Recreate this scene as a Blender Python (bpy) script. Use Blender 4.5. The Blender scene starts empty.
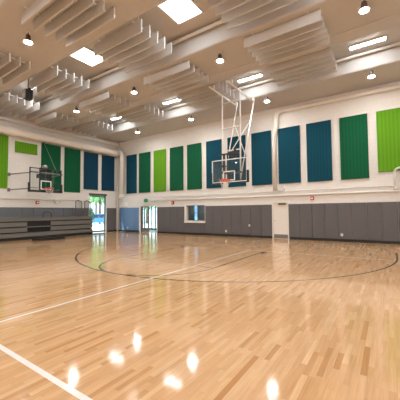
import bpy, bmesh, math, random
from mathutils import Vector, Matrix
random.seed(7)
SC = bpy.context.scene
COL = SC.collection
PI = math.pi

# ------------------------------------------------------------------ camera
cd = bpy.data.cameras.new('camera')
cd.sensor_fit = 'HORIZONTAL'
cd.sensor_width = 36.0
cd.lens = 275.435 * 36.0 / 400.0
cd.shift_x = -8.736 / 400.0
cd.shift_y = -0.73 / 400.0
cd.clip_end = 400
cam = bpy.data.objects.new('camera', cd)
COL.objects.link(cam)
Rv = Vector((0.8367576, 0.5474911, -0.0094944))
Uv = Vector((0.0327209, -0.0326859, 0.9989299))
Bv = Vector((0.5465949, -0.8361729, -0.0452645))
M = Matrix((Rv, Uv, Bv)).transposed().to_4x4()
M.translation = Vector((18.8019, -14.9632, 1.5265))
cam.matrix_world = M
SC.camera = cam

# ------------------------------------------------------------------ world, sun, exposure
w = bpy.data.worlds.new('daylight')
SC.world = w
w.use_nodes = True
wn = w.node_tree
bg = wn.nodes['Background']
bg.inputs['Color'].default_value = (0.70, 0.87, 1.0, 1)
bg.inputs['Strength'].default_value = 3.0
sun = bpy.data.lights.new('sun', 'SUN')
sun.energy = 9.0
sun.angle = 0.02
sun.color = (1.0, 0.95, 0.86)
so = bpy.data.objects.new('sun', sun)
so.rotation_euler = (math.radians(35), math.radians(-22), 0)
COL.objects.link(so)
SC.view_settings.view_transform = 'Standard'
SC.view_settings.look = 'None'
SC.view_settings.gamma = 1.0
SC.view_settings.use_curve_mapping = False
SC.view_settings.exposure = 0.08
SKYLIGHT_STRENGTH = 12.0
STRIP_STRENGTH = 48.0
LAMP_STRENGTH = 510.0
SC.cycles.use_denoising = True
SC.cycles.max_bounces = 10
SC.cycles.diffuse_bounces = 6

# ------------------------------------------------------------------ materials
def new_mat(name):
    m = bpy.data.materials.new(name)
    m.use_nodes = True
    nt = m.node_tree
    return m, nt, nt.nodes['Principled BSDF']

def plain(name, col, rough=0.6, metal=0.0, var=0.06, scale=6.0, spec=0.5, bump=0.0, bscale=60.0):
    """paint / plastic / metal with a slight procedural mottling"""
    m, nt, b = new_mat(name)
    N = nt.nodes; L = nt.links
    tc = N.new('ShaderNodeTexCoord')
    nz = N.new('ShaderNodeTexNoise')
    nz.inputs['Scale'].default_value = scale
    nz.inputs['Detail'].default_value = 3
    L.new(tc.outputs['Object'], nz.inputs['Vector'])
    mx = N.new('ShaderNodeMix'); mx.data_type = 'RGBA'
    c = Vector(col[:3])
    mx.inputs['A'].default_value = (*(c * (1 - var)), 1)
    mx.inputs['B'].default_value = (*[min(1, v) for v in c * (1 + var)], 1)
    L.new(nz.outputs['Fac'], mx.inputs['Factor'])
    L.new(mx.outputs['Result'], b.inputs['Base Color'])
    b.inputs['Roughness'].default_value = rough
    b.inputs['Metallic'].default_value = metal
    b.inputs['Specular IOR Level'].default_value = spec
    if bump:
        n2 = N.new('ShaderNodeTexNoise'); n2.inputs['Scale'].default_value = bscale
        L.new(tc.outputs['Object'], n2.inputs['Vector'])
        bp = N.new('ShaderNodeBump'); bp.inputs['Strength'].default_value = bump
        bp.inputs['Distance'].default_value = 0.01
        L.new(n2.outputs['Fac'], bp.inputs['Height'])
        L.new(bp.outputs['Normal'], b.inputs['Normal'])
    return m

def emissive(name, col, strength):
    m, nt, b = new_mat(name)
    b.inputs['Base Color'].default_value = (0.8, 0.8, 0.8, 1)
    b.inputs['Emission Color'].default_value = (*col, 1)
    b.inputs['Emission Strength'].default_value = strength
    return m

def glass(name, tint=(1, 1, 1), refl=0.08):
    m = bpy.data.materials.new(name); m.use_nodes = True
    nt = m.node_tree; N = nt.nodes; L = nt.links
    for n in list(N):
        if n.type == 'BSDF_PRINCIPLED': N.remove(n)
    out = [n for n in N if n.type == 'OUTPUT_MATERIAL'][0]
    t = N.new('ShaderNodeBsdfTransparent'); t.inputs['Color'].default_value = (*tint, 1)
    g = N.new('ShaderNodeBsdfGlossy'); g.inputs['Roughness'].default_value = 0.02
    mx = N.new('ShaderNodeMixShader'); mx.inputs['Fac'].default_value = refl
    L.new(t.outputs[0], mx.inputs[1]); L.new(g.outputs[0], mx.inputs[2])
    L.new(mx.outputs[0], out.inputs['Surface'])
    return m

def block_wall(name, col, axis):
    """painted concrete block: a faint running-bond joint pattern"""
    m, nt, b = new_mat(name)
    N = nt.nodes; L = nt.links
    tc = N.new('ShaderNodeTexCoord')
    sp = N.new('ShaderNodeSeparateXYZ'); L.new(tc.outputs['Object'], sp.inputs[0])
    cb = N.new('ShaderNodeCombineXYZ')
    L.new(sp.outputs[axis], cb.inputs[0]); L.new(sp.outputs[2], cb.inputs[1])
    br = N.new('ShaderNodeTexBrick')
    br.inputs['Color1'].default_value = (*col, 1)
    br.inputs['Color2'].default_value = (*[c * 0.965 for c in col], 1)
    br.inputs['Mortar'].default_value = (*[c * 0.9 for c in col], 1)
    br.inputs['Scale'].default_value = 1.0
    br.inputs['Mortar Size'].default_value = 0.006
    br.inputs['Brick Width'].default_value = 0.406
    br.inputs['Row Height'].default_value = 0.203
    L.new(cb.outputs[0], br.inputs['Vector'])
    L.new(br.outputs['Color'], b.inputs['Base Color'])
    bp = N.new('ShaderNodeBump'); bp.inputs['Strength'].default_value = 0.15
    bp.inputs['Distance'].default_value = 0.004; bp.invert = True
    L.new(br.outputs['Fac'], bp.inputs['Height'])
    L.new(bp.outputs['Normal'], b.inputs['Normal'])
    b.inputs['Roughness'].default_value = 0.55
    return m

def fabric_panel(name, col):
    """fabric-wrapped panel with fine vertical ribs"""
    m, nt, b = new_mat(name)
    N = nt.nodes; L = nt.links
    tc = N.new('ShaderNodeTexCoord')
    sp = N.new('ShaderNodeSeparateXYZ'); L.new(tc.outputs['Object'], sp.inputs[0])
    ad = N.new('ShaderNodeMath'); ad.operation = 'ADD'
    L.new(sp.outputs[0], ad.inputs[0]); L.new(sp.outputs[1], ad.inputs[1])
    mu = N.new('ShaderNodeMath'); mu.operation = 'MULTIPLY'; mu.inputs[1].default_value = 2 * PI / 0.15
    L.new(ad.outputs[0], mu.inputs[0])
    sn = N.new('ShaderNodeMath'); sn.operation = 'SINE'; L.new(mu.outputs[0], sn.inputs[0])
    mr = N.new('ShaderNodeMapRange'); L.new(sn.outputs[0], mr.inputs[0])
    mr.inputs['From Min'].default_value = -1; mr.inputs['To Min'].default_value = 0.9; mr.inputs['To Max'].default_value = 1.1
    mx = N.new('ShaderNodeMix'); mx.data_type = 'RGBA'; mx.blend_type = 'MULTIPLY'
    mx.inputs['Factor'].default_value = 1.0
    mx.inputs['A'].default_value = (*col, 1)
    L.new(mr.outputs[0], mx.inputs['B'])
    L.new(mx.outputs['Result'], b.inputs['Base Color'])
    nz = N.new('ShaderNodeTexNoise'); nz.inputs['Scale'].default_value = 180
    L.new(tc.outputs['Object'], nz.inputs['Vector'])
    bp = N.new('ShaderNodeBump'); bp.inputs['Strength'].default_value = 0.2; bp.inputs['Distance'].default_value = 0.003
    L.new(nz.outputs['Fac'], bp.inputs['Height']); L.new(bp.outputs['Normal'], b.inputs['Normal'])
    b.inputs['Roughness'].default_value = 0.85
    b.inputs['Specular IOR Level'].default_value = 0.2
    return m

# ---- gym floor: maple strips along Y, with the painted court lines
def floor_material():
    m, nt, b = new_mat('maple_court_floor')
    N = nt.nodes; L = nt.links
    def math_(op, a, c=None, cl=False):
        n = N.new('ShaderNodeMath'); n.operation = op; n.use_clamp = cl
        for i, v in enumerate((a, c)):
            if v is None: continue
            if isinstance(v, (int, float)): n.inputs[i].default_value = v
            else: L.new(v, n.inputs[i])
        return n.outputs[0]
    tc = N.new('ShaderNodeTexCoord')
    sp = N.new('ShaderNodeSeparateXYZ'); L.new(tc.outputs['Object'], sp.inputs[0])
    X, Y = sp.outputs[0], sp.outputs[1]
    W = 0.057
    row = math_('FLOOR', math_('DIVIDE', X, W))
    wr = N.new('ShaderNodeTexWhiteNoise'); wr.noise_dimensions = '1D'; L.new(row, wr.inputs['W'])
    off = math_('MULTIPLY', wr.outputs['Value'], 7.3)
    wl = N.new('ShaderNodeTexWhiteNoise'); wl.noise_dimensions = '1D'
    L.new(math_('ADD', row, 71.7), wl.inputs['W'])
    ln = math_('ADD', math_('MULTIPLY', wl.outputs['Value'], 0.4), 0.28)
    yy = math_('DIVIDE', math_('ADD', Y, off), ln)
    idx = math_('FLOOR', yy)
    cb = N.new('ShaderNodeCombineXYZ'); L.new(row, cb.inputs[0]); L.new(idx, cb.inputs[1])
    wc = N.new('ShaderNodeTexWhiteNoise'); wc.noise_dimensions = '2D'; L.new(cb.outputs[0], wc.inputs['Vector'])
    ramp = N.new('ShaderNodeValToRGB')
    e = ramp.color_ramp.elements
    e[0].position = 0.0; e[0].color = (0.43, 0.225, 0.095, 1)
    e[1].position = 1.0; e[1].color = (0.61, 0.40, 0.225, 1)
    for p, c in ((0.02, (0.46, 0.25, 0.11, 1)), (0.09, (0.51, 0.295, 0.145, 1)), (0.4, (0.54, 0.323, 0.165, 1)), (0.85, (0.57, 0.352, 0.187, 1))):
        el = e.new(p); el.color = c
    L.new(wc.outputs['Value'], ramp.inputs[0])
    # grain
    mp = N.new('ShaderNodeMapping'); mp.inputs['Scale'].default_value = (60, 3, 1)
    L.new(tc.outputs['Object'], mp.inputs[0])
    ad = N.new('ShaderNodeVectorMath'); ad.operation = 'ADD'
    L.new(mp.outputs[0], ad.inputs[0]); L.new(wc.outputs['Color'], ad.inputs[1])
    gr = N.new('ShaderNodeTexNoise'); gr.inputs['Scale'].default_value = 1.0; gr.inputs['Detail'].default_value = 4
    L.new(ad.outputs[0], gr.inputs['Vector'])
    grm = N.new('ShaderNodeMapRange'); L.new(gr.outputs['Fac'], grm.inputs[0])
    grm.inputs['From Min'].default_value = 0.3; grm.inputs['From Max'].default_value = 0.7
    grm.inputs['To Min'].default_value = 0.9; grm.inputs['To Max'].default_value = 1.08
    mg = N.new('ShaderNodeMix'); mg.data_type = 'RGBA'; mg.blend_type = 'MULTIPLY'; mg.inputs['Factor'].default_value = 1
    L.new(ramp.outputs[0], mg.inputs['A']); L.new(grm.outputs[0], mg.inputs['B'])
    # joints between strips
    fx = math_('FRACT', math_('DIVIDE', X, W))
    fy = math_('FRACT', yy)
    jx = math_('LESS_THAN', fx, 0.035)
    jy = math_('LESS_THAN', fy, 0.005)
    j = math_('MULTIPLY', math_('MAXIMUM', jx, jy), 0.22)
    mj = N.new('ShaderNodeMix'); mj.data_type = 'RGBA'
    mj.inputs['B'].default_value = (0.16, 0.08, 0.03, 1)
    L.new(j, mj.inputs['Factor']); L.new(mg.outputs['Result'], mj.inputs['A'])
    kv = N.new('ShaderNodeTexVoronoi'); kv.inputs['Scale'].default_value = 2.6
    mk = N.new('ShaderNodeMapping'); mk.inputs['Scale'].default_value = (2.2, 1, 1)
    L.new(tc.outputs['Object'], mk.inputs[0]); L.new(mk.outputs[0], kv.inputs['Vector'])
    kr = N.new('ShaderNodeMapRange'); L.new(kv.outputs['Distance'], kr.inputs[0])
    kr.inputs['From Min'].default_value = 0.0; kr.inputs['From Max'].default_value = 0.06
    kr.inputs['To Min'].default_value = 0.55; kr.inputs['To Max'].default_value = 0.0
    # one much darker strip in the foreground
    def box(x0, x1, y0, y1):
        a = math_('MULTIPLY', math_('GREATER_THAN', X, x0), math_('LESS_THAN', X, x1))
        c = math_('MULTIPLY', math_('GREATER_THAN', Y, y0), math_('LESS_THAN', Y, y1))
        return math_('MULTIPLY', a, c)
    col = mj.outputs['Result']
    def paint(mask, rgb, amount):
        nonlocal col
        mm = N.new('ShaderNodeMix'); mm.data_type = 'RGBA'
        mm.inputs['B'].default_value = (*rgb, 1)
        L.new(math_('MULTIPLY', mask, amount), mm.inputs['Factor'])
        L.new(col, mm.inputs['A'])
        col = mm.outputs['Result']
    paint(kr.outputs[0], (0.25, 0.11, 0.04), 1.0)
    sx = math.floor(17.61 / W) * W
    paint(box(sx, sx + W, -13.75, -12.2), (0.40, 0.195, 0.075), 0.85)
    def ring(cx, cy, r, hw, below=None):
        dx = math_('SUBTRACT', X, cx); dy = math_('SUBTRACT', Y, cy)
        d = math_('SQRT', math_('ADD', math_('MULTIPLY', dx, dx), math_('MULTIPLY', dy, dy)))
        k = math_('LESS_THAN', math_('ABSOLUTE', math_('SUBTRACT', d, r)), hw)
        if below is not None:
            k = math_('MULTIPLY', k, math_('LESS_THAN', Y, below))
        return k
    # dark basketball markings
    CX, RY, R3 = 12.95, -4.39, 6.02
    dark = (0.035, 0.045, 0.035)
    ms = [ring(CX, RY, R3, 0.028, RY),
          box(CX + R3 - .028, CX + R3 + .028, RY, -3.1), box(CX - R3 - .028, CX - R3 + .028, RY, -3.1),
          box(14.76, 14.84, -5.55, -5.1), box(14.84, 14.96, -5.55, -5.1), box(10.96, 11.14, -5.4, -5.05)]
    k = ms[0]
    for q in ms[1:]: k = math_('MAXIMUM', k, q)
    paint(k, dark, 0.92)
    ms = [ring(CX, -8.58, 1.83, 0.028, -8.55), box(14.75, 14.81, -8.58, -5.1)]
    k = math_('MAXIMUM', ms[0], ms[1])
    paint(k, dark, 0.9)
    k = math_('MAXIMUM', box(11.09, 11.15, -8.58, -5.1), box(11.1, 14.8, -8.61, -8.55))
    paint(k, dark, 0.55)
    # white markings
    k = math_('MAXIMUM', box(14.12, 14.175, -13.6, -4.86), box(9.0, 25.0, -13.60, -13.545))
    paint(k, (0.72, 0.72, 0.71), 0.92)
    paint(box(14.12, 18.9, -4.905, -4.855), (0.80, 0.78, 0.74), 0.55)
    L.new(col, b.inputs['Base Color'])
    # satin varnish with faint unevenness
    nz = N.new('ShaderNodeTexNoise'); nz.inputs['Scale'].default_value = 0.9; nz.inputs['Detail'].default_value = 3
    L.new(tc.outputs['Object'], nz.inputs['Vector'])
    mr = N.new('ShaderNodeMapRange'); L.new(nz.outputs['Fac'], mr.inputs[0])
    mr.inputs['To Min'].default_value = 0.06; mr.inputs['To Max'].default_value = 0.11
    L.new(mr.outputs[0], b.inputs['Roughness'])
    b.inputs['Specular IOR Level'].default_value = 0.45
    return m

MAT = {
    'floor': floor_material(),
    'wall_x': block_wall('painted_block_wall', (0.80, 0.775, 0.745), 0),
    'wall_y': block_wall('painted_block_wall_side', (0.80, 0.775, 0.745), 1),
    'ceiling': plain('ceiling_paint', (0.56, 0.535, 0.51), 0.7, var=0.03),
    'baffle': plain('baffle_fabric', (0.62, 0.60, 0.58), 0.85, var=0.03, bump=0.1, bscale=200),
    'white': plain('white_painted_metal', (0.80, 0.78, 0.75), 0.4, var=0.03),
    'duct': plain('white_duct_paint', (0.80, 0.75, 0.69), 0.5, var=0.05),
    'door_white': plain('white_door_paint', (0.80, 0.75, 0.70), 0.45, var=0.02),
    'black': plain('black_rubber', (0.012, 0.012, 0.013), 0.5),
    'black_metal': plain('black_powder_coat', (0.02, 0.02, 0.022), 0.45),
    'steel': plain('brushed_steel', (0.42, 0.41, 0.40), 0.35, metal=0.8),
    'grey_metal': plain('grey_painted_steel', (0.22, 0.20, 0.19), 0.5),
    'pad': plain('grey_vinyl_pad', (0.118, 0.112, 0.116), 0.45, var=0.05, scale=2, bump=0.05, bscale=40),
    'pad_cool': plain('cool_grey_vinyl_pad', (0.135, 0.145, 0.165), 0.45, var=0.05, scale=2, bump=0.05, bscale=40),
    'pad_blue_lit': plain('blue_lit_vinyl_pad', (0.10, 0.20, 0.38), 0.4, var=0.06, scale=2, bump=0.05, bscale=40),  # corner pads: bluish reflected door light put into the vinyl colour
    'base': plain('black_vinyl_base', (0.015, 0.014, 0.014), 0.6),
    'lime': fabric_panel('lime_fabric', (0.115, 0.31, 0.013)),
    'green': fabric_panel('green_fabric', (0.005, 0.098, 0.042)),
    'teal': fabric_panel('teal_fabric', (0.003, 0.056, 0.092)),
    'navy': fabric_panel('navy_fabric', (0.006, 0.047, 0.092)),
    'bleacher': plain('bleacher_panel', (0.155, 0.148, 0.135), 0.5, var=0.08, scale=3),
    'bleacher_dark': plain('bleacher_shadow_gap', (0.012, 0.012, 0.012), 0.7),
    'orange': plain('orange_rim_paint', (0.72, 0.075, 0.015), 0.45),
    'net': plain('white_net_cord', (0.8, 0.78, 0.76), 0.8),
    'line_white': plain('white_board_marking', (0.82, 0.82, 0.82), 0.5, var=0.01),
    'acrylic': glass('backboard_acrylic', (0.95, 0.97, 0.97), 0.06),
    'glass': glass('door_glass', (0.93, 0.97, 0.97), 0.06),
    'glass_tint': glass('tinted_glass', (0.42, 0.56, 0.66), 0.06),
    'teal_frame': plain('teal_door_frame', (0.03, 0.13, 0.13), 0.4),
    'bronze': plain('bronze_door_frame', (0.10, 0.085, 0.075), 0.4),
    'taupe': plain('taupe_door_frame', (0.20, 0.17, 0.15), 0.45),
    'red': plain('red_device', (0.42, 0.02, 0.02), 0.4),
    'exit': plain('green_sign_face', (0.02, 0.27, 0.12), 0.4),
    'skylight': emissive('daylight_diffuser', (0.86, 0.95, 1.0), SKYLIGHT_STRENGTH),
    'strip': emissive('strip_light_lens', (0.92, 0.97, 1.0), STRIP_STRENGTH),
    'lamp': emissive('lamp_lens', (1.0, 0.98, 0.94), LAMP_STRENGTH),
    'lamp_body': plain('lamp_housing', (0.16, 0.10, 0.09), 0.4, metal=0.3),
    'concrete': plain('concrete_pavement', (0.80, 0.79, 0.77), 0.9, var=0.08, scale=1.5),
    'grass': plain('lawn_green', (0.10, 0.24, 0.05), 0.95, var=0.3, scale=3),
    'leaf': plain('tree_leaf', (0.16, 0.36, 0.12), 0.7, var=0.3, scale=1.2),
    'leaf_dark': plain('shrub_leaf', (0.03, 0.14, 0.09), 0.7, var=0.3, scale=2),
    'bark': plain('tree_bark', (0.10, 0.07, 0.05), 0.9, var=0.2, scale=8),
    'car': plain('blue_car_paint', (0.06, 0.22, 0.50), 0.25),
    'dark_room': plain('dim_room_paint', (0.40, 0.42, 0.42), 0.8),
    'tile': plain('vestibule_tile', (0.55, 0.55, 0.54), 0.25),
}

# ------------------------------------------------------------------ mesh helpers
class MB:
    """collects shapes; build() links them as ONE mesh object"""
    def __init__(s): s.bm = bmesh.new()
    def box(s, x0, x1, y0, y1, z0, z1, bev=0.0):
        g = bmesh.ops.create_cube(s.bm, size=1.0)
        vs = g['verts']
        for v in vs:
            v.co = Vector(((x0 + x1) / 2 + v.co.x * (x1 - x0), (y0 + y1) / 2 + v.co.y * (y1 - y0), (z0 + z1) / 2 + v.co.z * (z1 - z0)))
        if bev:
            es = list({e for v in vs for e in v.link_edges})
            bmesh.ops.bevel(s.bm, geom=es, offset=bev, segments=2, affect='EDGES', profile=0.6)
        return s
    def tube(s, pts, r, seg=10, cap=True):
        pts = [Vector(p) for p in pts]
        rings = []
        up = None
        for i, p in enumerate(pts):
            if i == 0: d = pts[1] - p
            elif i == len(pts) - 1: d = p - pts[-2]
            else: d = (pts[i + 1] - p).normalized() + (p - pts[i - 1]).normalized()
            d.normalize()
            if up is None or abs(up.dot(d)) > 0.95:
                up = Vector((0, 0, 1)) if abs(d.z) < 0.9 else Vector((1, 0, 0))
            a = d.cross(up).normalized(); c = a.cross(d).normalized()
            up = c
            rr = r[i] if isinstance(r, (list, tuple)) else r
            rings.append([s.bm.verts.new(p + rr * (math.cos(2 * PI * k / seg) * a + math.sin(2 * PI * k / seg) * c)) for k in range(seg)])
        for A, B in zip(rings, rings[1:]):
            for k in range(seg):
                f = s.bm.faces.new((A[k], A[(k + 1) % seg], B[(k + 1) % seg], B[k])); f.smooth = True
        if cap:
            s.bm.faces.new(list(reversed(rings[0]))); s.bm.faces.new(rings[-1])
        return s
    def lathe(s, prof, c=(0, 0, 0), seg=20, cap=True):
        rings = [[s.bm.verts.new(Vector((c[0] + r * math.cos(2 * PI * k / seg), c[1] + r * math.sin(2 * PI * k / seg), c[2] + z))) for k in range(seg)] for r, z in prof]
        for A, B in zip(rings, rings[1:]):
            for k in range(seg):
                f = s.bm.faces.new((A[k], A[(k + 1) % seg], B[(k + 1) % seg], B[k])); f.smooth = True
        if cap:
            s.bm.faces.new(list(reversed(rings[0]))); s.bm.faces.new(rings[-1])
        return s
    def ring(s, c, R, r, seg=28, mseg=8, axis='z'):
        vs = []
        for i in range(seg):
            a = 2 * PI * i / seg
            row = []
            for k in range(mseg):
                t = 2 * PI * k / mseg
                q = (R + r * math.cos(t))
                p = (q * math.cos(a), q * math.sin(a), r * math.sin(t))
                if axis == 'y': p = (p[0], p[2], p[1])
                if axis == 'x': p = (p[2], p[0], p[1])
                row.append(s.bm.verts.new(Vector(c) + Vector(p)))
            vs.append(row)
        for i in range(seg):
            for k in range(mseg):
                f = s.bm.faces.new((vs[i][k], vs[(i + 1) % seg][k], vs[(i + 1) % seg][(k + 1) % mseg], vs[i][(k + 1) % mseg])); f.smooth = True
        return s
    def prism(s, prof, x0, x1):
        """profile in (y,z), extruded along x"""
        A = [s.bm.verts.new((x0, y, z)) for y, z in prof]
        B = [s.bm.verts.new((x1, y, z)) for y, z in prof]
        n = len(prof)
        for k in range(n):
            s.bm.faces.new((A[k], A[(k + 1) % n], B[(k + 1) % n], B[k]))
        s.bm.faces.new(list(reversed(A))); s.bm.faces.new(B)
        return s
    def build(s, name, mat, parent=None, loc=None):
        bmesh.ops.recalc_face_normals(s.bm, faces=s.bm.faces[:])
        me = bpy.data.meshes.new(name)
        s.bm.to_mesh(me); s.bm.free()
        me.materials.append(MAT[mat] if isinstance(mat, str) else mat)
        o = bpy.data.objects.new(name, me)
        COL.objects.link(o)
        if loc: o.location = loc
        if parent: o.parent = parent
        return o

def tag(o, label=None, cat=None, group=None, kind=None):
    if label: o['label'] = label
    if cat: o['category'] = cat
    if group: o['group'] = group
    if kind: o['kind'] = kind
    return o

def thing(name, label, cat, loc=(0, 0, 0), rz=0, group=None):
    o = bpy.data.objects.new(name, None)
    o.empty_display_size = 0.2
    COL.objects.link(o)
    o.location = loc; o.rotation_euler = (0, 0, rz)
    return tag(o, label, cat, group)

def copy_tree(o, parent=None):
    c = o.copy(); COL.objects.link(c)
    if parent: c.parent = parent
    for ch in list(o.children): copy_tree(ch, c)
    return c

ORD = ['first', 'second', 'third', 'fourth', 'fifth', 'sixth', 'seventh', 'eighth', 'ninth', 'tenth', 'eleventh', 'twelfth', 'thirteenth']

# ------------------------------------------------------------------ room shell
WX, WY, H, DECK = 25.9, -31.2, 7.36, 8.1
tag(MB().box(0, WX, WY, 0, -0.2, 0).build('floor', 'floor'), 'polished maple gym floor with court lines', 'floor', kind='structure')

# far long wall (y = 0): holes for glass doors, ticket window, white door
GD0, GD1, GDH = 2.76, 4.44, 2.0
WI0, WI1, WIZ0, WIZ1 = 7.14, 8.73, 0.88, 1.97
WD0, WD1, WDH = 13.34, 14.18, 1.99
m = MB()
T = 0.2
m.box(-T, GD0, 0, T, 0, DECK)
m.box(GD0, GD1, 0, T, GDH, DECK)
m.box(GD1, WI0, 0, T, 0, DECK)
m.box(WI0, WI1, 0, T, 0, WIZ0); m.box(WI0, WI1, 0, T, WIZ1, DECK)
m.box(WI1, WD0, 0, T, 0, DECK)
m.box(WD0, WD1, 0, T, WDH, DECK)
m.box(WD1, WX + T, 0, T, 0, DECK)
tag(m.build('wall_back', 'wall_x'), 'long off-white block wall with coloured panels', 'wall', kind='structure')
# left wall (x = 0) with the tall exterior door
LD0, LD1, LDH = -2.56, -1.14, 2.91
m = MB()
m.box(-T, 0, WY, LD0, 0, DECK)
m.box(-T, 0, LD0, LD1, LDH, DECK)
m.box(-T, 0, LD1, 0, 0, DECK)
tag(m.build('wall_left', 'wall_y'), 'off-white block wall behind the bleachers', 'wall', kind='structure')
tag(MB().box(WX, WX + T, WY, 0, 0, DECK).build('wall_right', 'wall_y'), 'off-white side wall', 'wall', kind='structure')
tag(MB().box(-T, WX + T, WY - T, WY, 0, DECK).build('wall_front', 'wall_x'), 'off-white end wall', 'wall', kind='structure')
# ceiling deck
tag(MB().box(-T, WX + T, WY - T, T, DECK, DECK + 0.2).build('ceiling', 'ceiling'), 'painted roof deck', 'ceiling', kind='structure')
# wide soffits that run across the hall, rounded towards the far side
def soffit(idx, yn, yf):
    prof = [(yn, DECK + 0.01), (yn, H + 0.06), (yn + 0.02, H + 0.015), (yn + 0.06, H)]
    if yf < -0.05:
        R = 0.34
        for k in range(0, 9):
            a = (PI / 2) * k / 8
            prof.append((yf - R + R * math.sin(a), H + R - R * math.cos(a)))
        prof.append((yf, DECK + 0.01))
    else:
        prof += [(yf, H), (yf, DECK + 0.01)]
    o = MB().prism(prof, 0.0, WX).build('trim_%d' % idx, 'ceiling')
    tag(o, 'wide tan ceiling soffit running across the hall', 'soffit', kind='structure')
SOF = [(-2.03, 0.0), (-6.97, -4.30), (-11.9, -9.25), (-16.85, -14.2), (-21.8, -19.15), (-26.75, -24.1), (WY, -29.0)]
for i, (a, b_) in enumerate(SOF): soffit(i + 1, a, b_)

# black rubber base along the walls
m = MB()
for x0, x1 in ((0.02, GD0 - .1), (GD1 + .1, WD0 - .06), (WD1 + .06, WX)): m.box(x0, x1, -0.075, 0, 0, 0.13, 0.006)
tag(m.build('baseboard_back', 'base'), 'black rubber base along the long wall', 'baseboard', kind='structure')
m = MB()
for y0, y1 in ((-12, LD0 - .06), (LD1 + .06, -0.08)): m.box(0, 0.075, y0, y1, 0, 0.13, 0.006)
tag(m.build('baseboard_left', 'base'), 'black rubber base along the bleacher wall', 'baseboard', kind='structure')

# ------------------------------------------------------------------ skylights
def make_skylight():
    r = thing('skylight', 'x', 'skylight')
    m = MB()
    w_, d_ = 0.48, 0.50
    m.box(-w_ - .06, w_ + .06, -d_ - .06, -d_, -0.06, 0); m.box(-w_ - .06, w_ + .06, d_, d_ + .06, -0.06, 0)
    m.box(-w_ - .06, -w_, -d_, d_, -0.06, 0); m.box(w_, w_ + .06, -d_, d_, -0.06, 0)
    m.build('frame', 'white', r)
    MB().box(-w_, w_, -d_, d_, -0.04, -0.01).build('diffuser', 'skylight', r)
    return r
sky0 = make_skylight()
SX = [3.55, 8.45, 13.4, 18.25, 23.1]
sky_lab = {
    (-8.25, 8.45): 'bright square skylight left of the top middle, beside a baffle bank end',
    (-8.25, 13.4): 'large brightest skylight at the top of the picture',
}
first = True
for y in (-8.25, -18.0, -27.8):
    for x in SX[1:] if y > -10 else SX:
        s = sky0 if first else copy_tree(sky0)
        first = False
        s.location = (x, y, DECK)
        s['label'] = sky_lab.get((y, x), 'bright square skylight in the roof out of the picture')
        s['group'] = 'skylights' if (y, x) in sky_lab else 'skylights outside the picture'
def make_strip():
    r = thing('strip_light', 'x', 'ceiling light')
    MB().box(-0.64, 0.64, -0.10, 0.10, -0.07, 0.0, 0.006).build('housing', 'white', r)
    MB().box(-0.60, 0.60, -0.085, 0.085, -0.085, -0.068).build('diffuser', 'strip', r)
    return r
st0 = make_strip()
strips = [(3.45, -2.78, 'tiny strip light glimpsed high near the far left corner of the roof'),
          (8.3, -2.78, 'short glowing strip light above the dark green panels of the long wall'),
          (13.3, -2.78, 'glowing strip light just behind the ceiling-hung hoop frame'),
          (18.3, -2.78, 'long glowing strip light at upper right above the rightmost panels'),
          (3.45, -8.25, 'glowing strip light behind the black hanging speaker'),
          (23.1, -2.78, None)]
for yy in (-13.1, -22.9):
    for xx in SX: strips.append((xx, yy, None))
for i, (x, y, lab) in enumerate(strips):
    o = st0 if i == 0 else copy_tree(st0)
    o.location = (x, y, DECK)
    o['label'] = lab or 'glowing strip light in a roof recess out of the picture'
    o['group'] = 'strip lights' if lab else 'strip lights outside the picture'

# ------------------------------------------------------------------ pendant lamps
def make_lamp():
    r = thing('pendant_lamp', 'x', 'lamp')
    MB().tube([(0, 0, 0.26), (0, 0, 0.12)], 0.012, 8).build('stem', 'lamp_body', r)
    MB().lathe([(0.055, 0.25), (0.055, 0.262)], seg=16).build('canopy', 'white', r)
    MB().lathe([(0.045, 0.16), (0.07, 0.15), (0.078, 0.10), (0.085, 0.0), (0.122, -0.06), (0.128, -0.075), (0.118, -0.075), (0.116, -0.068)], seg=20).build('housing', 'lamp_body', r)
    MB().lathe([(0.115, -0.066), (0.110, -0.082), (0.07, -0.092), (0.015, -0.095)], seg=20).build('lens', 'lamp', r)
    return r
lamp0 = make_lamp()
LAMPS = [(13.81, -6.49, 'round pendant lamp glowing left of the ceiling-hung hoop frame'),
         (9.18, -6.43, 'round pendant lamp glowing between two baffle banks left of centre'),
         (4.78, -6.55, 'small round pendant lamp glowing above the left wall duct'),
         (18.37, -1.97, 'round pendant lamp above the rightmost green panels near the long wall'),
         (13.85, -1.98, 'small pendant lamp just right of the hoop frame near the long wall'),
         (9.10, -1.97, 'small pendant lamp left of the hoop frame near the long wall'),
         (4.5, -1.95, 'smallest pendant lamp, high near the room corner above the long wall'),
         (9.26, -10.9, 'large bright pendant lamp with reddish housing at upper left'),
         (18.41, -6.44, 'large bright pendant lamp at the top right'),
         (4.78, -11.0, None), (13.85, -11.0, None), (18.4, -11.0, None), (23.0, -1.97, None), (23.0, -6.4, None), (23.0, -11.0, None)]
for yy in (-15.6, -20.5, -25.4):
    for xx in (4.6, 9.2, 13.85, 18.4, 23.0): LAMPS.append((xx, yy, None))
for i, (x, y, lab) in enumerate(LAMPS):
    o = lamp0 if i == 0 else copy_tree(lamp0)
    o.location = (x, y, 7.1)
    o['label'] = lab or 'round pendant lamp on the ceiling out of the picture'
    o['group'] = 'pendant lamps' if lab else 'pendant lamps outside the picture'

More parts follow.
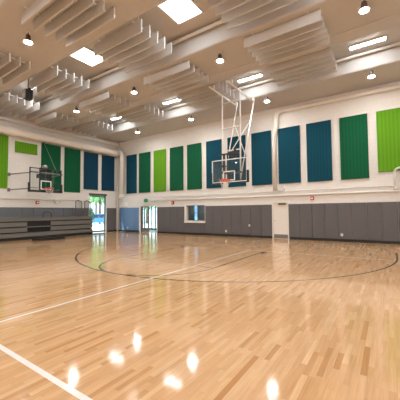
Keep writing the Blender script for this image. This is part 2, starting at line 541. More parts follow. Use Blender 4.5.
# ------------------------------------------------------------------ baffle banks
def make_bank(pitch, zoff, ht):
    """five hanging fins, right end at local x = 0"""
    r = thing('baffle_bank', 'x', 'ceiling baffles')
    LN = 2.45
    for k in range(5):
        y = (k - 2) * pitch
        MB().box(-LN, 0, y - 0.025, y + 0.025, -ht, 0, 0.008).build('baffle', 'baffle', r)
    for x in (-LN + 0.35, -0.35):
        MB().box(x - 0.02, x + 0.02, -2.3 * pitch, 2.3 * pitch, 0, 0.03).build('rail', 'white', r)
        for y in (-1.5 * pitch, 1.5 * pitch):
            MB().tube([(x, y, 0.02), (x, y, zoff)], 0.008, 6).build('hanger', 'white', r)
    return r
bankS = make_bank(0.33, H - 7.325, 0.33)     # under a soffit
bankB = make_bank(0.36, DECK - 7.64, 0.42)        # in a recess
BANKS = []
for X_, n in ((17.35, 'near the right end'), (12.6, 'just left of the hoop frame top'), (7.8, 'above the dark green panels of the long wall'), (3.1, 'in the far left corner')):
    BANKS.append(('S', X_, -6.08, 'middle'))
    BANKS.append(('B', X_ - 0.15, -3.55, 'far'))
for X_ in (17.2, 12.45, 7.5, 2.95): BANKS.append(('B', X_, -8.3, 'near'))
for X_ in (12.5, 7.55, 2.9): BANKS.append(('S', X_, -10.75, 'front'))
COLW = {17: 'right of the hoop frame', 12: 'left of the hoop frame', 7: 'left of centre', 2: 'at the far left wall', 3: 'at the far left wall'}
ROWW = {'middle': 'under the second soffit', 'far': 'recessed nearest the long wall',
        'near': 'beside the two large skylights', 'front': 'under the soffit nearest the camera'}
usedS = usedB = False
for kind, X_, Y_, row in BANKS:
    if kind == 'S':
        o = bankS if not usedS else copy_tree(bankS); usedS = True; z = 7.325
    else:
        o = bankB if not usedB else copy_tree(bankB); usedB = True; z = 7.64
    o.location = (X_, Y_, z)
    o['label'] = 'five-fin baffle bank %s, %s' % (ROWW[row], COLW[int(X_)])
    o['group'] = 'hanging baffle banks'

# conduits and pipes along the ceiling
def run(name, label, cat, pts, r, mat='white', seg=10, group=None):
    o = MB().tube(pts, r, seg).build(name, mat)
    return tag(o, label, cat, group)
run('conduit', 'thin conduit along the underside of the second soffit', 'conduit', [(0.0, -5.2, H - 0.012), (WX, -5.2, H - 0.012)], 0.014, 'ceiling')
run('sprinkler_pipe', 'pale pipe high in the recess nearest the long wall', 'pipe', [(0.0, -2.16, 7.98), (WX, -2.16, 7.98)], 0.06)
run('sprinkler_pipe', 'pale pipe high in the recess with the large skylights', 'pipe', [(0.0, -7.10, 7.98), (WX, -7.10, 7.98)], 0.06)

# ------------------------------------------------------------------ ducts and pipes on the walls
def elbow(a, b_, c, rad, n=6):
    """polyline a-b-c with the corner at b rounded"""
    a, b_, c = Vector(a), Vector(b_), Vector(c)
    p0 = b_ + (a - b_).normalized() * rad; p1 = b_ + (c - b_).normalized() * rad
    pts = []
    for k in range(n + 1):
        t = k / n
        pts.append((1 - t) ** 2 * p0 + 2 * t * (1 - t) * b_ + t * t * p1)
    return pts
r = thing('air_duct', 'large round white duct along the top of the bleacher wall', 'duct', (0, 0, 0))
pts = [Vector((0.42, -16, 6.36))] + elbow((0.42, -16, 6.36), (0.42, -0.38, 6.36), (1.5, -0.38, 6.36), 0.3)
MB().tube(pts, 0.25, 18).build('main_run', 'duct', r)
pts = elbow((0.3, -0.38, 6.36), (0.97, -0.38, 6.36), (0.97, -0.38, 3.0), 0.25) + [Vector((0.97, -0.38, 3.0))]
pts = [Vector((0.6, -0.38, 6.36))] + pts
MB().tube(pts, 0.19, 16).build('drop', 'duct', r)
MB().lathe([(0.2, 2.72), (0.24, 2.75), (0.24, 2.95), (0.2, 3.02)], (0.97, -0.38, 0), 16).build('outlet', 'duct', r)
for y in (-12, -9.2, -6.4, -3.6):
    MB().ring((0.42, y, 6.36), 0.255, 0.018, axis='y').build('clamp', 'duct', r)
    MB().box(0.0, 0.42, y - 0.02, y + 0.02, 6.60, 6.64).build('bracket', 'white', r)
r = thing('pipe', 'white pipe run above the big duct, dropping slimmer in the room corner', 'pipe', (0, 0, 0))
MB().tube([Vector((0.2, -16, 7.08))] + elbow((0.2, -16, 7.08), (0.2, -0.16, 7.08), (0.2, -0.16, 0.0), 0.2), 0.13, 14).build('top_run', 'white', r)
MB().tube([(0.2, -0.16, 7.0), (0.2, -0.16, 0.02)], 0.07, 12).build('drop', 'white', r)
run('pipe', 'fat white pipe at the top of the long wall, turning down between two teal panels', 'pipe',
    [Vector((WX - .1, -0.2, 7.05))] + elbow((WX, -0.2, 7.05), (13.72, -0.2, 7.05), (13.72, -0.2, 2.4), 0.3) + [Vector((13.72, -0.2, 6.2)), Vector((13.53, -0.12, 5.8)), Vector((13.53, -0.12, 2.7))], 0.11, 'duct')
run('conduit', 'long white horizontal pipe low on the long wall above the pads', 'pipe', [(3.78, -0.06, 2.38), (WX - .1, -0.06, 2.38)], 0.045)
run('conduit', 'upper thin white conduit along the long wall above the pads', 'pipe', [(4.9, -0.04, 2.62), (WX - .1, -0.04, 2.62)], 0.022)
run('conduit', 'thin white conduit along the bleacher wall above the pads', 'pipe', [(0.04, -16, 2.42), (0.04, -2.9, 2.42)], 0.03)
run('conduit', 'thin vertical conduit dropping below the two teal panels', 'pipe', [(14.03, -0.04, 2.90), (14.03, -0.04, 2.66)], 0.022)
r = thing('bent_pipe', 'white arched pipe on the long wall at the right edge', 'pipe', (19.05, 0, 2.52))
for dx, tp in ((0.0, 0.98), (0.24, 0.84)):
    tp -= 0.09
    pts = [Vector((dx, -0.19, 0)), Vector((dx, -0.19, tp - .3))] + elbow((dx, -0.19, 0), (dx, -0.19, tp), (dx + 1.2, -0.19, tp), 0.28) + [Vector((dx + 1.6, -0.19, tp))]
    MB().tube(pts, 0.045, 10).build('tube', 'white', r)
    MB().box(dx - .07, dx + .07, -0.26, -0.022, -0.05, 0.0).build('foot_bracket', 'white', r)
r = thing('wall_box', 'pale box above the blue-lit pads near the corner', 'box', (0.85, 0, 2.02))
MB().box(-0.4, 0.4, -0.22, -0.0, 0, 0.32, 0.03).build('casing', 'white', r)
MB().box(-0.3, 0.3, -0.235, -0.215, 0.06, 0.26).build('grille', 'duct', r)

# ------------------------------------------------------------------ acoustic wall panels
def panel(label, mat, p0, p1, z0, z1, side):
    m = MB()
    if side == 'back': m.box(p0, p1, -0.085, -0.022, z0, z1, 0.012)
    else: m.box(0.022, 0.085, p0, p1, z0, z1, 0.012)
    return tag(m.build('acoustic_panel', mat), label, 'wall panel', 'coloured acoustic wall panels')
ZT, ZB = 6.12, 3.04
XP = [(1.169, 2.295, 'teal', 'narrow-looking teal panel nearest the room corner, on the long wall'),
      (2.602, 3.793, 'green', 'dark green panel between the corner teal panel and the lime panel'),
      (4.175, 5.357, 'lime', 'lime green panel near the left end of the long wall'),
      (5.764, 6.966, 'green', 'dark green panel just right of the left lime panel on the long wall'),
      (7.324, 8.51, 'green', 'dark green panel above the ticket window'),
      (8.90, 10.08, 'teal', 'teal panel just left of the ceiling-hung hoop'),
      (10.50, 11.72, 'teal', 'teal panel directly behind the ceiling-hung glass backboard'),
      (12.115, 13.33, 'teal', 'teal panel just right of the ceiling-hung hoop'),
      (13.724, 14.92, 'teal', 'teal panel above the white door'),
      (15.268, 16.485, 'teal', 'rightmost teal panel, left of the green one'),
      (16.87, 18.076, 'green', 'dark green panel left of the rightmost lime panel'),
      (18.44, 19.65, 'lime', 'lime green panel at the right edge of the long wall')]
for x0, x1, mt, lab in XP:
    panel(lab, mt, x0, x1, 3.28 if x0 > 18.4 else ZB, ZT, 'back')
YP = [(-9.13, -7.93, 3.02, 6.13, 'lime', 'tall lime green panel at the left edge on the bleacher wall'),
      (-7.57, -6.32, 5.25, 5.92, 'lime', 'short lime green panel above the wall-mounted hoop'),
      (-6.06, -4.82, 2.97, 6.10, 'green', 'dark green panel behind the wall-mounted hoop'),
      (-4.53, -3.37, 3.0, 6.10, 'green', 'dark green panel right of the wall-mounted hoop'),
      (-3.08, -1.91, 3.28, 6.08, 'navy', 'navy panel above the tall glass exit door'),
      (-1.56, -0.40, 3.28, 6.08, 'navy', 'navy panel nearest the room corner on the bleacher wall')]
for y0, y1, z0, z1, mt, lab in YP: panel(lab, mt, y0, y1, z0, z1, 'left')

# ------------------------------------------------------------------ wall pads
def pad(label, mat, p0, p1, z0, z1, side, group):
    m = MB(); g = 0.004
    if side == 'back': m.box(p0 + g, p1 - g, -0.055, 0, z0, z1, 0.014)
    else: m.box(0, 0.055, p0 + g, p1 - g, z0, z1, 0.014)
    return tag(m.build('wall_pad', mat), label, 'wall pad', group)
PZ0, PZ1 = 0.13, 1.9
x = 14.22
for k in range(12):
    pad('grey wall pad on the long wall, %s to the right of the white door' % ORD[k], 'pad', x, x + 0.615, PZ0, PZ1, 'back', 'grey pads right of the white door'); x += 0.615
wd = (13.28 - 8.77) / 7
for k in range(7):
    pad('grey wall pad on the long wall, %s to the left of the white door' % ORD[k], 'pad', 13.28 - (k + 1) * wd, 13.28 - k * wd, PZ0, PZ1, 'back', 'grey pads left of the white door')
for k, n in enumerate(('left', 'middle', 'right')):
    pad('short grey wall pad under the ticket window, %s of the three' % n, 'pad', 7.10 + k * .557, 7.10 + (k + 1) * .557, PZ0, 0.84, 'back', 'short pads under the ticket window')
wd = (7.10 - 4.52) / 4
for k in range(4):
    pad('grey wall pad on the long wall, %s to the right of the glass doors' % ORD[k], 'pad', 4.52 + k * wd, 4.52 + (k + 1) * wd, PZ0, PZ1, 'back', 'grey pads right of the glass doors')
wd = (2.62 - 0.30) / 4
for k in range(4):
    pad('blue-lit wall pad on the long wall, %s from the room corner' % ORD[k], 'pad_blue_lit', 0.30 + k * wd, 0.30 + (k + 1) * wd, PZ0, PZ1, 'back', 'blue-lit pads in the corner')
for k, (a, b_) in enumerate(((-0.66, -0.18), (-1.10, -0.66))):
    pad('grey wall pad between corner and tall exit door, %s the corner' % ('nearest' if k == 0 else 'farther from'), 'pad', a, b_, PZ0, PZ1, 'left', 'grey pads beside the tall exit door')
for k in range(11):
    pad('grey wall pad behind the bleachers, %s from the tall exit door' % ORD[k], 'pad_cool', -2.64 - (k + 1) * .64, -2.64 - k * .64, PZ0, PZ1, 'left', 'grey pads behind the bleachers')

# ------------------------------------------------------------------ doors and windows
# glass double doors on the long wall
r = MB()
r.box(GD0 - .16, GD0, -0.07, T, 0, GDH + .07); r.box(GD1, GD1 + .05, -0.04, T, 0, GDH + .07); r.box(GD0, GD1, -0.04, T, GDH, GDH + .07)
d1 = tag(r.build('door_1', 'door_white'), 'opening with glass doors into a bright vestibule', 'door', kind='structure')
def leaf(parent, w_, h_, mat, glassmat, loc, rz, name='door_leaf', st=0.085, hw='steel'):
    m = MB()
    m.box(0, st, -0.022, 0.022, 0.01, h_); m.box(w_ - st, w_, -0.022, 0.022, 0.01, h_)
    m.box(st, w_ - st, -0.022, 0.022, h_ - 0.1, h_); m.box(st, w_ - st, -0.022, 0.022, 0.01, 0.22)
    o = m.build(name, mat, parent)
    o.location = loc; o.rotation_euler = (0, 0, rz)
    MB().box(st, w_ - st, -0.006, 0.006, 0.22, h_ - 0.1).build('pane', glassmat, o)
    MB().box(st * .5, w_ - st * .5, -0.075, -0.045, 0.93, 0.98).box(st * .5, st * .5 + .03, -0.06, -0.02, 0.93, 0.98).box(w_ - st * .5 - .03, w_ - st * .5, -0.06, -0.02, 0.93, 0.98).build('push_bar', hw, o)
    return o
leaf(d1, 0.80, GDH - .01, 'taupe', 'glass', (GD0 + .02, 0.06, 0), 0, st=0.13)
leaf(d1, 0.82, GDH - .01, 'taupe', 'glass', (GD1 - .03, 0.14, 0), math.radians(100))
# vestibule behind it
VX0, VX1, VY = -1.6, 4.6, 2.6
m = MB()
m.box(VX0, VX1 + .2, T, VY + .2, -0.2, 0.0)
tag(m.build('floor_vestibule', 'tile'), 'pale vestibule floor behind the glass doors', 'floor', kind='structure')
m = MB(); m.box(VX1, VX1 + .2, T, VY + .2, 0, 2.9); m.box(VX0 - .2, VX0, T, VY + .2, 0, 2.9); m.box(VX0 - .2, VX1 + .2, T, VY + .2, 2.6, 2.8)
tag(m.build('wall_vestibule', 'wall_x'), 'vestibule side walls and ceiling', 'wall', kind='structure')
m = MB()
for x in (-1.55, -0.6, 0.35, 1.28, 1.72, 2.65, 3.6, 4.5): m.box(x - .04, x + .04, VY, VY + .1, 0, 2.6)
m.box(VX0, VX1, VY, VY + .1, 0, 0.14); m.box(VX0, VX1, VY, VY + .1, 2.15, 2.25); m.box(VX0, VX1, VY, VY + .1, 2.5, 2.6)
d2 = tag(m.build('window_2', 'teal_frame'), 'teal-framed glazed front of the vestibule', 'window', kind='structure')
MB().box(VX0, VX1, VY + .045, VY + .055, 0.14, 2.5).build('pane', 'glass', d2)

# tall exterior door on the left wall
m = MB()
m.box(-T, 0.03, LD0 - .05, LD0, 0, LDH + .09); m.box(-T, 0.03, LD1, LD1 + .05, 0, LDH + .09); d3 = tag(m.build('door_2', 'door_white'), 'tall glass exit door on the bleacher wall, bright outside', 'door', kind='structure')
MB().box(-T, 0.05, LD0 - .06, LD1 + .06, LDH - .06, LDH + .09).build('header', 'bronze', d3)
m = MB()
h_ = LDH - .07
st = 0.045
m.box(-0.12, -0.07, LD0 + .01, LD0 + .01 + st, 0.02, h_); m.box(-0.12, -0.07, LD1 - .01 - st * 1.6, LD1 - .01, 0.02, h_)
m.box(-0.12, -0.07, LD0, LD1, h_ - .08, h_); m.box(-0.12, -0.07, LD0, LD1, 0.02, 0.16)
lf = m.build('door_leaf', 'teal_frame', d3)
MB().box(-0.10, -0.09, LD0 + .07, LD1 - .1, 0.16, h_ - .08).build('pane', 'glass', lf)

# ticket window
m = MB()
m.box(WI0 - .07, WI0 + .06, -0.08, T, WIZ0 - .06, WIZ1 + .05); m.box(WI1 - .01, WI1 + .02, -0.03, T, WIZ0, WIZ1 + .05)
m.box(WI0, WI1, -0.03, T, WIZ1, WIZ1 + .03); m.box(WI0 - .07, WI1 + .04, -0.12, T, WIZ0 - .08, WIZ0 + .05)
w1 = tag(m.build('window_1', 'door_white'), 'white-framed ticket window between the grey pads', 'window', kind='structure')
MB().box(WI0 + .06, WI1 - .05, 0.09, 0.10, WIZ0 + .05, WIZ1).build('pane', 'glass', w1)
RX0, RX1, RY1 = 4.85, 9.2, 3.0
m = MB()
m.box(RX0 - .1, RX1 + .1, T, RY1 + .1, -0.1, 0.0); m.box(RX0 - .1, RX1 + .1, T, RY1 + .1, 2.5, 2.6)
m.box(RX0 - .1, RX0, T, RY1, 0, 2.5); m.box(RX1, RX1 + .1, T, RY1, 0, 2.5)
m.box(RX0, 5.58, RY1, RY1 + .1, 0, 2.5); m.box(5.58, 6.0, RY1, RY1 + .1, 0, .5); m.box(5.58, 6.0, RY1, RY1 + .1, 2.3, 2.5); m.box(6.0, RX1, RY1, RY1 + .1, 0, 2.5)
tag(m.build('wall_office', 'dark_room'), 'dim office behind the ticket window', 'wall', kind='structure')
m = MB(); m.box(5.58, 5.62, RY1, RY1 + .1, .5, 2.3); m.box(5.96, 6.0, RY1, RY1 + .1, .5, 2.3); m.box(5.62, 5.96, RY1, RY1 + .1, 1.42, 1.46)
w3 = tag(m.build('window_3', 'bronze'), 'narrow daylit window in the office', 'window', kind='structure')
MB().box(5.62, 5.96, RY1 + .04, RY1 + .05, .5, 2.3).build('pane', 'glass_tint', w3)
r = thing('office_fill_light', 'added square fill light in the office behind the ticket window', 'ceiling light', (7.6, 1.5, 2.5))  # unseen glowing panel, added to brighten the office interior
MB().box(-0.3, 0.3, -0.3, 0.3, -0.05, 0).build('frame', 'white', r)
MB().box(-0.27, 0.27, -0.27, 0.27, -0.06, -0.045).build('diffuser', 'skylight', r)

# white single door
m = MB()
m.box(WD0 - .055, WD0, -0.05, T, 0, WDH + .05); m.box(WD1, WD1 + .045, -0.05, T, 0, WDH + .05); m.box(WD0, WD1, -0.05, T, WDH, WDH + .05)
d4 = tag(m.build('door_3', 'door_white'), 'plain white door with frame between the grey pads', 'door', kind='structure')
lf = MB().box(WD0 + .005, WD1 - .005, 0.0, 0.045, 0.0, WDH - .003).build('door_leaf', 'door_white', d4)
MB().box(WD0 + .03, WD1 - .03, -0.006, 0.0, 0.02, 0.24).build('kick_plate', 'taupe', lf)
MB().tube([(WD0 + .07, 0, 1.0), (WD0 + .07, -0.06, 1.0), (WD0 + .19, -0.06, 1.0)], 0.013, 8).build('handle', 'steel', lf)
MB().box(WD0 + .32, WD1 - .1, -0.09, 0.0, WDH - .12, WDH - .03, 0.01).build('door_closer', 'bronze', lf)

# ------------------------------------------------------------------ bleachers
BY0, BY1 = -14.5, -3.02
r = thing('bleachers', 'closed grey telescopic bleachers along the left wall', 'bleachers', (0, 0, 0))
CUT0, CUT1 = -7.25, -5.9
zs = [(0.17, 0.38), (0.46, 0.69), (0.77, 1.00), (1.08, 1.25)]
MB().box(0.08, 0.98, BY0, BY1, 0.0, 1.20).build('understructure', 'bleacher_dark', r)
for k, (z0, z1) in enumerate(zs):
    xf = 1.12 - 0.035 * k
    segs = [(BY0, BY1)] if k in (0, 3) else [(BY0, CUT0), (CUT1, BY1)]
    for a, b_ in segs:
        MB().box(0.98, xf, a, b_, z0, z1, 0.012).build('riser_panel', 'bleacher', r)
        MB().box(0.60, xf + 0.005, a, b_, z1, z1 + 0.02, 0.006).build('seat_edge', 'bleacher', r)
for z0, z1 in ((0.70, 0.76),):
    MB().box(0.95, 1.09, CUT0, CUT1, z0, z1, 0.006).build('seat_edge', 'bleacher', r)
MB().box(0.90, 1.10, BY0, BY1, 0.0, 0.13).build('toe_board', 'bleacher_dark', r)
MB().box(0.1, 1.0, BY0, BY1, 1.28, 1.31, 0.006).build('top_seat', 'bleacher', r)
# end rails at the right end
def rail(y):
    m = MB()
    m.tube([(0.25, y, 1.28), (0.25, y, 2.35), (0.55, y, 2.42), (0.95, y, 2.30), (1.0, y, 2.1), (1.0, y, 1.28)], 0.03, 8)
    for x in (0.40, 0.55, 0.70, 0.85): m.tube([(x, y, 1.30), (x, y, 2.38)], 0.016, 6)
    m.tube([(0.25, y, 1.45), (1.0, y, 1.45)], 0.012, 6)
    return m
rail(-3.12).build('end_rail', 'grey_metal', r)
rail(-3.8).build('end_rail', 'grey_metal', r)
MB().tube([(0.98, -6.35, 0.95), (0.98, -6.35, 1.45)] + [Vector((0.98, -6.1 - .25 * math.cos(a), 1.45 + .17 * math.sin(a))) for a in [PI * q / 8 for q in range(1, 8)]] + [Vector((0.98, -5.85, 1.45)), Vector((0.98, -5.85, 1.27))], 0.022, 8).build('aisle_rail', 'black_metal', r)
m = MB()
m.box(1.9, 2.75, -7.38, -5.92, 0.0, 0.14, 0.01); m.box(1.9, 2.3, -7.38, -5.92, 0.14, 0.20, 0.01)
o = m.build('aisle_step', 'black')
tag(o, 'low black step unit on the floor in front of the bleachers', 'step')

# ------------------------------------------------------------------ hoops
def net(m, c, R, L_=0.42, n=12):
    cx, cy, cz = c
    prof = [(R * 0.97, 0), (R * 0.86, -0.12), (R * 0.68, -0.25), (R * 0.58, -0.36), (R * 0.62, -L_)]
    for k in range(n):
        for sgn in (1, -1):
            pts = []
            for q, (rr, z) in enumerate(prof):
                a = 2 * PI * (k + sgn * q * 0.5) / n
                pts.append((cx + rr * math.cos(a), cy + rr * math.sin(a), cz + z))
            m.tube(pts, 0.004, 4, cap=False)
    return m

# ceiling-hung main backstop
r = thing('basketball_hoop', 'ceiling-hung basketball hoop on a tall white folding frame, glass backboard', 'basketball hoop', (12.76, -4.0, 0))
bw, z0, z1 = 0.915, 2.86, 3.92
m = MB()
f = 0.035
m.box(-bw, bw, -0.02, 0.02, z0, z0 + f); m.box(-bw, bw, -0.02, 0.02, z1 - f, z1)
m.box(-bw, -bw + f, -0.02, 0.02, z0, z1); m.box(bw - f, bw, -0.02, 0.02, z0, z1)
bb = m.build('backboard_frame', 'line_white', r)
MB().box(-bw + f, bw - f, -0.008, 0.008, z0 + f, z1 - f).build('backboard_glass', 'acrylic', bb)
m = MB(); q = 0.305; zt = z0 + .52; zb_ = z0 + .07
m.box(-q, q, -0.016, -0.009, zt - .05, zt); m.box(-q, q, -0.016, -0.009, zb_, zb_ + .05); m.box(-q, -q + .05, -0.016, -0.009, zb_, zt); m.box(q - .05, q, -0.016, -0.009, zb_, zt)
m.build('target_square', 'line_white', bb)
for s in (-1, 1):
    m = MB()
    xa, xb = sorted((s * (bw + .06), s * (bw - .025)))
    m.box(xa, xb, -0.04, 0.04, z0 - .06, z0 + .48, 0.01)
    xa, xb = sorted((s * (bw + .03), s * .30))
    m.box(xa, xb, -0.035, 0.035, z0 - .06, z0, 0.01)
    m.build('corner_padding', 'black', bb)
rz_ = z0 + .06
rm = MB().ring((0, -0.42, rz_), 0.229, 0.024).box(-0.07, 0.07, -0.22, -0.02, rz_ - .05, rz_ + .02).tube([(-0.12, -.22, rz_), (-0.06, -0.02, rz_ - .10)], .01, 6).tube([(0.12, -.22, rz_), (0.06, -0.02, rz_ - .10)], .01, 6).build('rim', 'orange', r)
net(MB(), (0, -0.42, rz_ - .012), 0.229).build('net', 'net', rm)
# frame: rails under the ceiling, two masts, rear legs, rungs and bracing
XL, XR, ZR = -0.58, 0.38, 7.16
for X_ in (XL, XR):
    MB().tube([(X_, -0.75, ZR), (X_, 2.05, ZR)], 0.042, 10).build('ceiling_rail', 'white', r)
    MB().tube([(X_, 0.45, ZR), (X_, 0.40, z0 + .05)], 0.036, 10).build('mast', 'white', r)
    MB().tube([(X_, 2.0, ZR), (X_ * .9, 0.46, z0 + .15)], 0.030, 10).build('rear_leg', 'white', r)
    for y in (-0.35, 2.0):
        zz = H if y < 0 else H
        MB().box(X_ - .05, X_ + .05, y - .03 if y < 0 else y - .05, y + .03, ZR, DECK if y > -0.2 and y < 1.9 else H + (.005 if y < 0 else 0)).build('ceiling_clamp', 'white', r)
for z in (6.75, 5.5, 4.42):
    MB().tube([(XL, 0.43, z), (XR, 0.43, z)], 0.028, 8).build('rung', 'white', r)
def leg_pt(X_, z):
    t = (ZR - z) / (ZR - (z0 + .15))
    return Vector((X_ * (1 - .1 * t), 2.0 + (0.46 - 2.0) * t, z))
for za, zb in ((6.1, 4.3),):
    MB().tube([leg_pt(XL, za), leg_pt(XR, zb)], 0.024, 8).build('brace', 'white', r)
    MB().tube([leg_pt(XR, za), leg_pt(XL, zb)], 0.024, 8).build('brace', 'white', r)
    MB().tube([leg_pt(XL, za), leg_pt(XR, za)], 0.024, 8).build('brace', 'white', r)
m = MB()
m.box(-0.62, 0.46, 0.06, 0.14, 4.16, 4.22); m.box(-0.10, 0.30, 0.12, 0.34, 4.10, 4.30, 0.02); m.box(-0.55, -0.30, 0.1, 0.3, 3.62, 3.68)
m.box(-0.34, -0.26, 0.04, 0.12, 2.98, 4.2); m.box(-0.14, -0.09, 0.04, 0.10, 2.98, 4.2); m.box(0.20, 0.28, 0.1, 0.2, 3.9, 4.42)
m.build('height_adjuster', 'black_metal', r)
MB().box(-0.45, 0.45, 0.02, 0.42, 3.30, 3.36).box(-0.45, 0.45, 0.02, 0.42, 2.92, 2.98).build('board_mount', 'black_metal', r)

# wall-mounted side hoop
r = thing('basketball_hoop', 'wall-mounted side hoop with black-framed glass backboard above the bleachers', 'basketball hoop', (1.75, -6.58, 0), math.radians(90))
# local: x along wall (+x -> world +Y), -y -> world +X
bw, z0, z1 = 0.91, 2.84, 4.18
m = MB(); f = 0.045
m.box(-bw, bw, -0.03, 0.03, z0, z0 + f); m.box(-bw, bw, -0.03, 0.03, z1 - f, z1)
m.box(-bw, -bw + f, -0.03, 0.03, z0, z1); m.box(bw - f, bw, -0.03, 0.03, z0, z1)
bb = m.build('backboard_frame', 'black_metal', r)
MB().box(-bw + f, bw - f, -0.008, 0.008, z0 + f, z1 - f).build('backboard_glass', 'acrylic', bb)
m = MB(); q = 0.305; zb_, zt = 2.93, 3.46
m.box(-q, q, -0.016, -0.009, zt - .06, zt); m.box(-q, q, -0.016, -0.009, zb_, zb_ + .05); m.box(-q, -q + .055, -0.016, -0.009, zb_, zt); m.box(q - .055, q, -0.016, -0.009, zb_, zt)
m.build('target_square', 'line_white', bb)
m = MB()
for s in (-1, 1):
    xa, xb = sorted((s * (bw + .06), s * (bw - .04)))
    m.box(xa, xb, -0.05, 0.05, z0 - .06, z0 + .46, 0.012)
m.box(-bw - .06, bw + .06, -0.05, 0.05, z0 - .08, z0 + .02, 0.012)
m.build('bottom_padding', 'black', bb)
rz_ = 3.0
rm = MB().ring((0, -0.42, rz_), 0.229, 0.026).box(-0.09, 0.09, -0.22, -0.03, rz_ - .09, rz_ + .03).tube([(-0.12, -.22, rz_), (-0.06, -0.02, rz_ - .10)], .01, 6).tube([(0.12, -.22, rz_), (0.06, -0.02, rz_ - .10)], .01, 6).build('rim', 'orange', r)
net(MB(), (0, -0.42, rz_ - .012), 0.229).build('net', 'net', rm)
for s, zz in ((-1, 3.88), (-1, 2.96), (1, 3.88), (1, 2.96)):
    MB().tube([(s * 1.26 if s < 0 else 1.0, 1.745 if s < 0 else 1.63, zz - .02), (s * (bw - .08), 0.06, zz)], 0.032, 8).build('wall_arm', 'grey_metal', r)
    xx = -1.26 if s < 0 else 1.0
    MB().box(xx - .06, xx + .06, 1.60 if s > 0 else 1.70, 1.655 if s > 0 else 1.747, zz - .12, zz + .08).build('wall_plate', 'grey_metal', r)
MB().tube([(-bw + .03, 0.07, 3.93), (bw + .10, 0.07, 3.93)], 0.045, 10).build('top_bar', 'grey_metal', r)
MB().tube([(-bw + .03, 0.07, 3.0), (-.2, 0.07, 3.02)], 0.02, 8).build('lower_bar', 'grey_metal', r)
m = MB()
m.box(-0.34, -0.26, 0.03, 0.12, 2.9, 4.22); m.box(-0.36, 0.30, 0.06, 0.42, 3.62, 3.86, 0.02); m.box(0.26, 0.34, 0.03, 0.12, 3.4, 3.9); m.box(-0.24, 0.36, 0.08, 0.34, 3.98, 4.22, 0.02)
m.build('height_adjuster', 'black_metal', r)
MB().lathe([(0.03, 0.0), (0.12, 0.03), (0.14, 0.12), (0.11, 0.2), (0.02, 0.24)], (0.02, 0.2, 4.2), 16).build('winch', 'steel', r)
MB().tube([(0.66, 1.70, 6.15), (0.72, 0.1, 3.97)], 0.012, 6).build('support_cable', 'steel', r)
MB().box(0.60, 0.72, 1.66, 1.745, 6.13, 6.20).build('cable_anchor', 'grey_metal', r)

# ------------------------------------------------------------------ small wall devices
def device(name, label, cat, loc, size, mat, mat2, side, group=None):
    r = thing(name, label, cat, loc, 0 if side == 'back' else math.radians(90), group)
    sx, sz, d = size
    MB().box(-sx / 2, sx / 2, -d, 0, -sz / 2, sz / 2, min(sx, sz) * .12).build('housing', mat, r)
    MB().lathe([(0.02, 0), (min(sx, sz) * .3, .01), (min(sx, sz) * .28, .03)], seg=12).build('lens', mat2, r)
    l = r.children[-1]; l.rotation_euler = (math.radians(90), 0, 0); l.location = (0, -d, 0)
    return r
device('fire_alarm', 'red fire alarm right of the white door, above the grey pads', 'fire alarm', (15.48, 0, 2.17), (0.17, 0.19, 0.08), 'red', 'white', 'back', 'red fire alarms')
device('fire_alarm', 'red fire alarm left of the ticket window, above the grey pads', 'fire alarm', (5.99, 0, 2.19), (0.22, 0.24, 0.08), 'red', 'white', 'back', 'red fire alarms')
device('fire_alarm', 'red fire alarm on the bleacher wall, below the side hoop', 'fire alarm', (0, -6.25, 2.22), (0.20, 0.20, 0.08), 'red', 'white', 'left', 'red fire alarms')
for x, z, lab in ((10.32, 0.32, 'small pale outlet low on the grey pads right of the ticket window'),
                  (16.83, 0.34, 'small pale outlet low on the grey pads right of the white door'),
                  (1.30, 0.32, 'small pale outlet low on the blue-lit pads'),
                  (11.90, 0.70, 'small pale button at mid height on the pads left of the white door')):
    r = thing('wall_outlet', lab, 'outlet', (x, -0.054, z), 0, 'small outlets on the pads')
    s_ = 0.05 if 'button' in lab else 0.055
    MB().box(-s_, s_, -0.018, 0.0, -s_ * 1.2, s_ * 1.2, 0.006).build('cover_plate', 'white', r)
    MB().box(-s_ * .35, s_ * .35, -0.022, -0.016, -s_ * .6, s_ * .6).build('socket', 'steel', r)
r = thing('emergency_light', 'small pale twin-head fixture on the bleacher wall right of the red alarm', 'light', (0, -4.98, 2.24))
MB().box(0, 0.1, -0.14, 0.14, -0.06, 0.06, 0.015).build('housing', 'white', r)
for y in (-0.17, 0.17): MB().lathe([(0.02, 0), (0.07, .03), (0.08, .09)], (0.09, y, 0.03), 12).build('lamp_head', 'white', r)
# green exit sign hanging above the glass doors (oval plate)
r = thing('exit_sign', 'green exit sign above the glass doors', 'sign', (3.44, 0, 2.42))
bmx = MB()
A = []
for k in range(28):
    a = 2 * PI * k / 28
    A.append((0.21 * math.copysign(abs(math.cos(a)) ** .8, math.cos(a)), 0.145 * math.copysign(abs(math.sin(a)) ** .8, math.sin(a))))
fa = [bmx.bm.verts.new((x, -0.17, z)) for x, z in A]; ba = [bmx.bm.verts.new((x, -0.13, z)) for x, z in A]
bmx.bm.faces.new(fa); bmx.bm.faces.new(list(reversed(ba)))
for k in range(28): bmx.bm.faces.new((fa[k], ba[k], ba[(k + 1) % 28], fa[(k + 1) % 28]))
bmx.build('sign_face', 'exit', r)
MB().box(-0.04, 0.04, -0.14, 0.0, -0.03, 0.03).build('bracket', 'white', r)
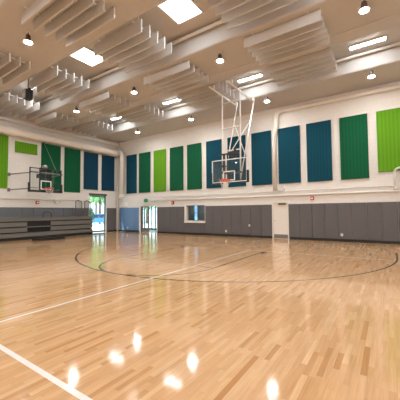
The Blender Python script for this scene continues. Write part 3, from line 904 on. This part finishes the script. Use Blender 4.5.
# speaker hanging from the soffit
r = thing('speaker', 'black loudspeaker hanging from the ceiling at upper left', 'speaker', (5.73, -9.36, 6.74))
MB().box(-0.15, 0.15, -0.15, 0.15, -0.24, 0.20, 0.04).build('cabinet', 'black', r)
MB().box(-0.17, -0.148, -0.03, 0.03, -0.02, 0.25).box(0.148, 0.17, -0.03, 0.03, -0.02, 0.25).box(-0.17, 0.17, -0.03, 0.03, 0.235, 0.26).build('yoke', 'black_metal', r)
MB().tube([(0, 0, 0.25), (0, 0, H + 0.22 - 6.74)], 0.02, 8).build('hanger_rod', 'black_metal', r)
MB().box(-0.12, 0.12, -0.16, -0.148, -0.21, 0.16).build('grille', 'grey_metal', r)

# ------------------------------------------------------------------ outdoors seen through the glass
m = MB(); m.box(-60, -T - .01, -40, 60, -0.25, -0.05); m.box(-T - .01, 60, VY + .25, 60, -0.25, -0.05)
tag(m.build('ground', 'concrete'), 'sunlit pavement outside', 'ground', kind='structure')
def tree(name, label, loc, h, rad, mat, n=420, leaf=0.28, trunk=0.16, seed=1):
    rnd = random.Random(seed)
    r = thing(name, label, 'tree' if 'tree' in name else 'shrub', loc)
    MB().tube([(0, 0, -0.05), (0.05, 0.02, h * .35), (0, 0, h * .7)], [trunk, trunk * .75, trunk * .3], 8).build('trunk', 'bark', r)
    m = MB()
    for _ in range(n):
        d = Vector((rnd.gauss(0, 1), rnd.gauss(0, 1), rnd.gauss(0, 1))).normalized()
        c = Vector((0, 0, h * .66)) + Vector((d.x * rad, d.y * rad, d.z * h * .36)) * (rnd.random() ** .4)
        a = Vector((rnd.gauss(0, 1), rnd.gauss(0, 1), rnd.gauss(0, 1))).normalized()
        b_ = a.orthogonal().normalized(); s = leaf * rnd.uniform(.6, 1.3)
        vs = [m.bm.verts.new(c + q) for q in (a * s, b_ * s * .5, -a * s, -b_ * s * .5)]
        m.bm.faces.new(vs)
    m.build('crown', mat, r)
    return r
for k, (x, y, h_, rad, lab) in enumerate(((-15.0, 8.9, 9.0, 2.5, 'leafy green tree outside the tall exit door, left of the car'),
        (-24.0, 14.5, 10.0, 4.2, 'taller green tree farther off outside the tall exit door'),
        (-9.5, 12.5, 6.5, 2.4, 'green tree seen through the left glass door leaf'),
        (-12.5, 21.5, 8.5, 3.2, 'green tree seen through the right of the vestibule glass'))):
    tree('tree', lab, (x, y, -0.05), h_, rad, 'leaf', 900, 0.36, 0.18, k + 1)
tree('shrub', 'dark shrub just outside the left edge of the tall exit door', (-3.6, -0.05, -0.05), 2.0, 0.28, 'leaf_dark', 220, 0.14, 0.05, 9)
r = thing('car', 'blue car parked outside the tall exit door', 'car', (-12.0, 6.4, -0.05), math.radians(70))
m = MB()
prof = [(-2.1, .35), (-2.15, .75), (-1.4, .92), (-0.75, 1.42), (0.75, 1.45), (1.5, .98), (2.1, .85), (2.15, .35)]
A = [m.bm.verts.new((x, -.85, z)) for x, z in prof]; B = [m.bm.verts.new((x, .85, z)) for x, z in prof]
n = len(prof)
for k in range(n): m.bm.faces.new((A[k], A[(k + 1) % n], B[(k + 1) % n], B[k]))
m.bm.faces.new(list(reversed(A))); m.bm.faces.new(B)
m.build('body', 'car', r)
MB().box(-0.95, -0.05, -.87, .87, .98, 1.34).box(0.05, 0.95, -.87, .87, .98, 1.34).build('side_window', 'black_metal', r)
for x in (-1.3, 1.3):
    for y in (-.8, .8):
        o = MB().lathe([(0.2, -.1), (0.32, -.1), (0.32, .1), (0.2, .1)], seg=18).build('wheel', 'black', r)
        o.rotation_euler = (math.radians(90), 0, 0); o.location = (x, y, .30)
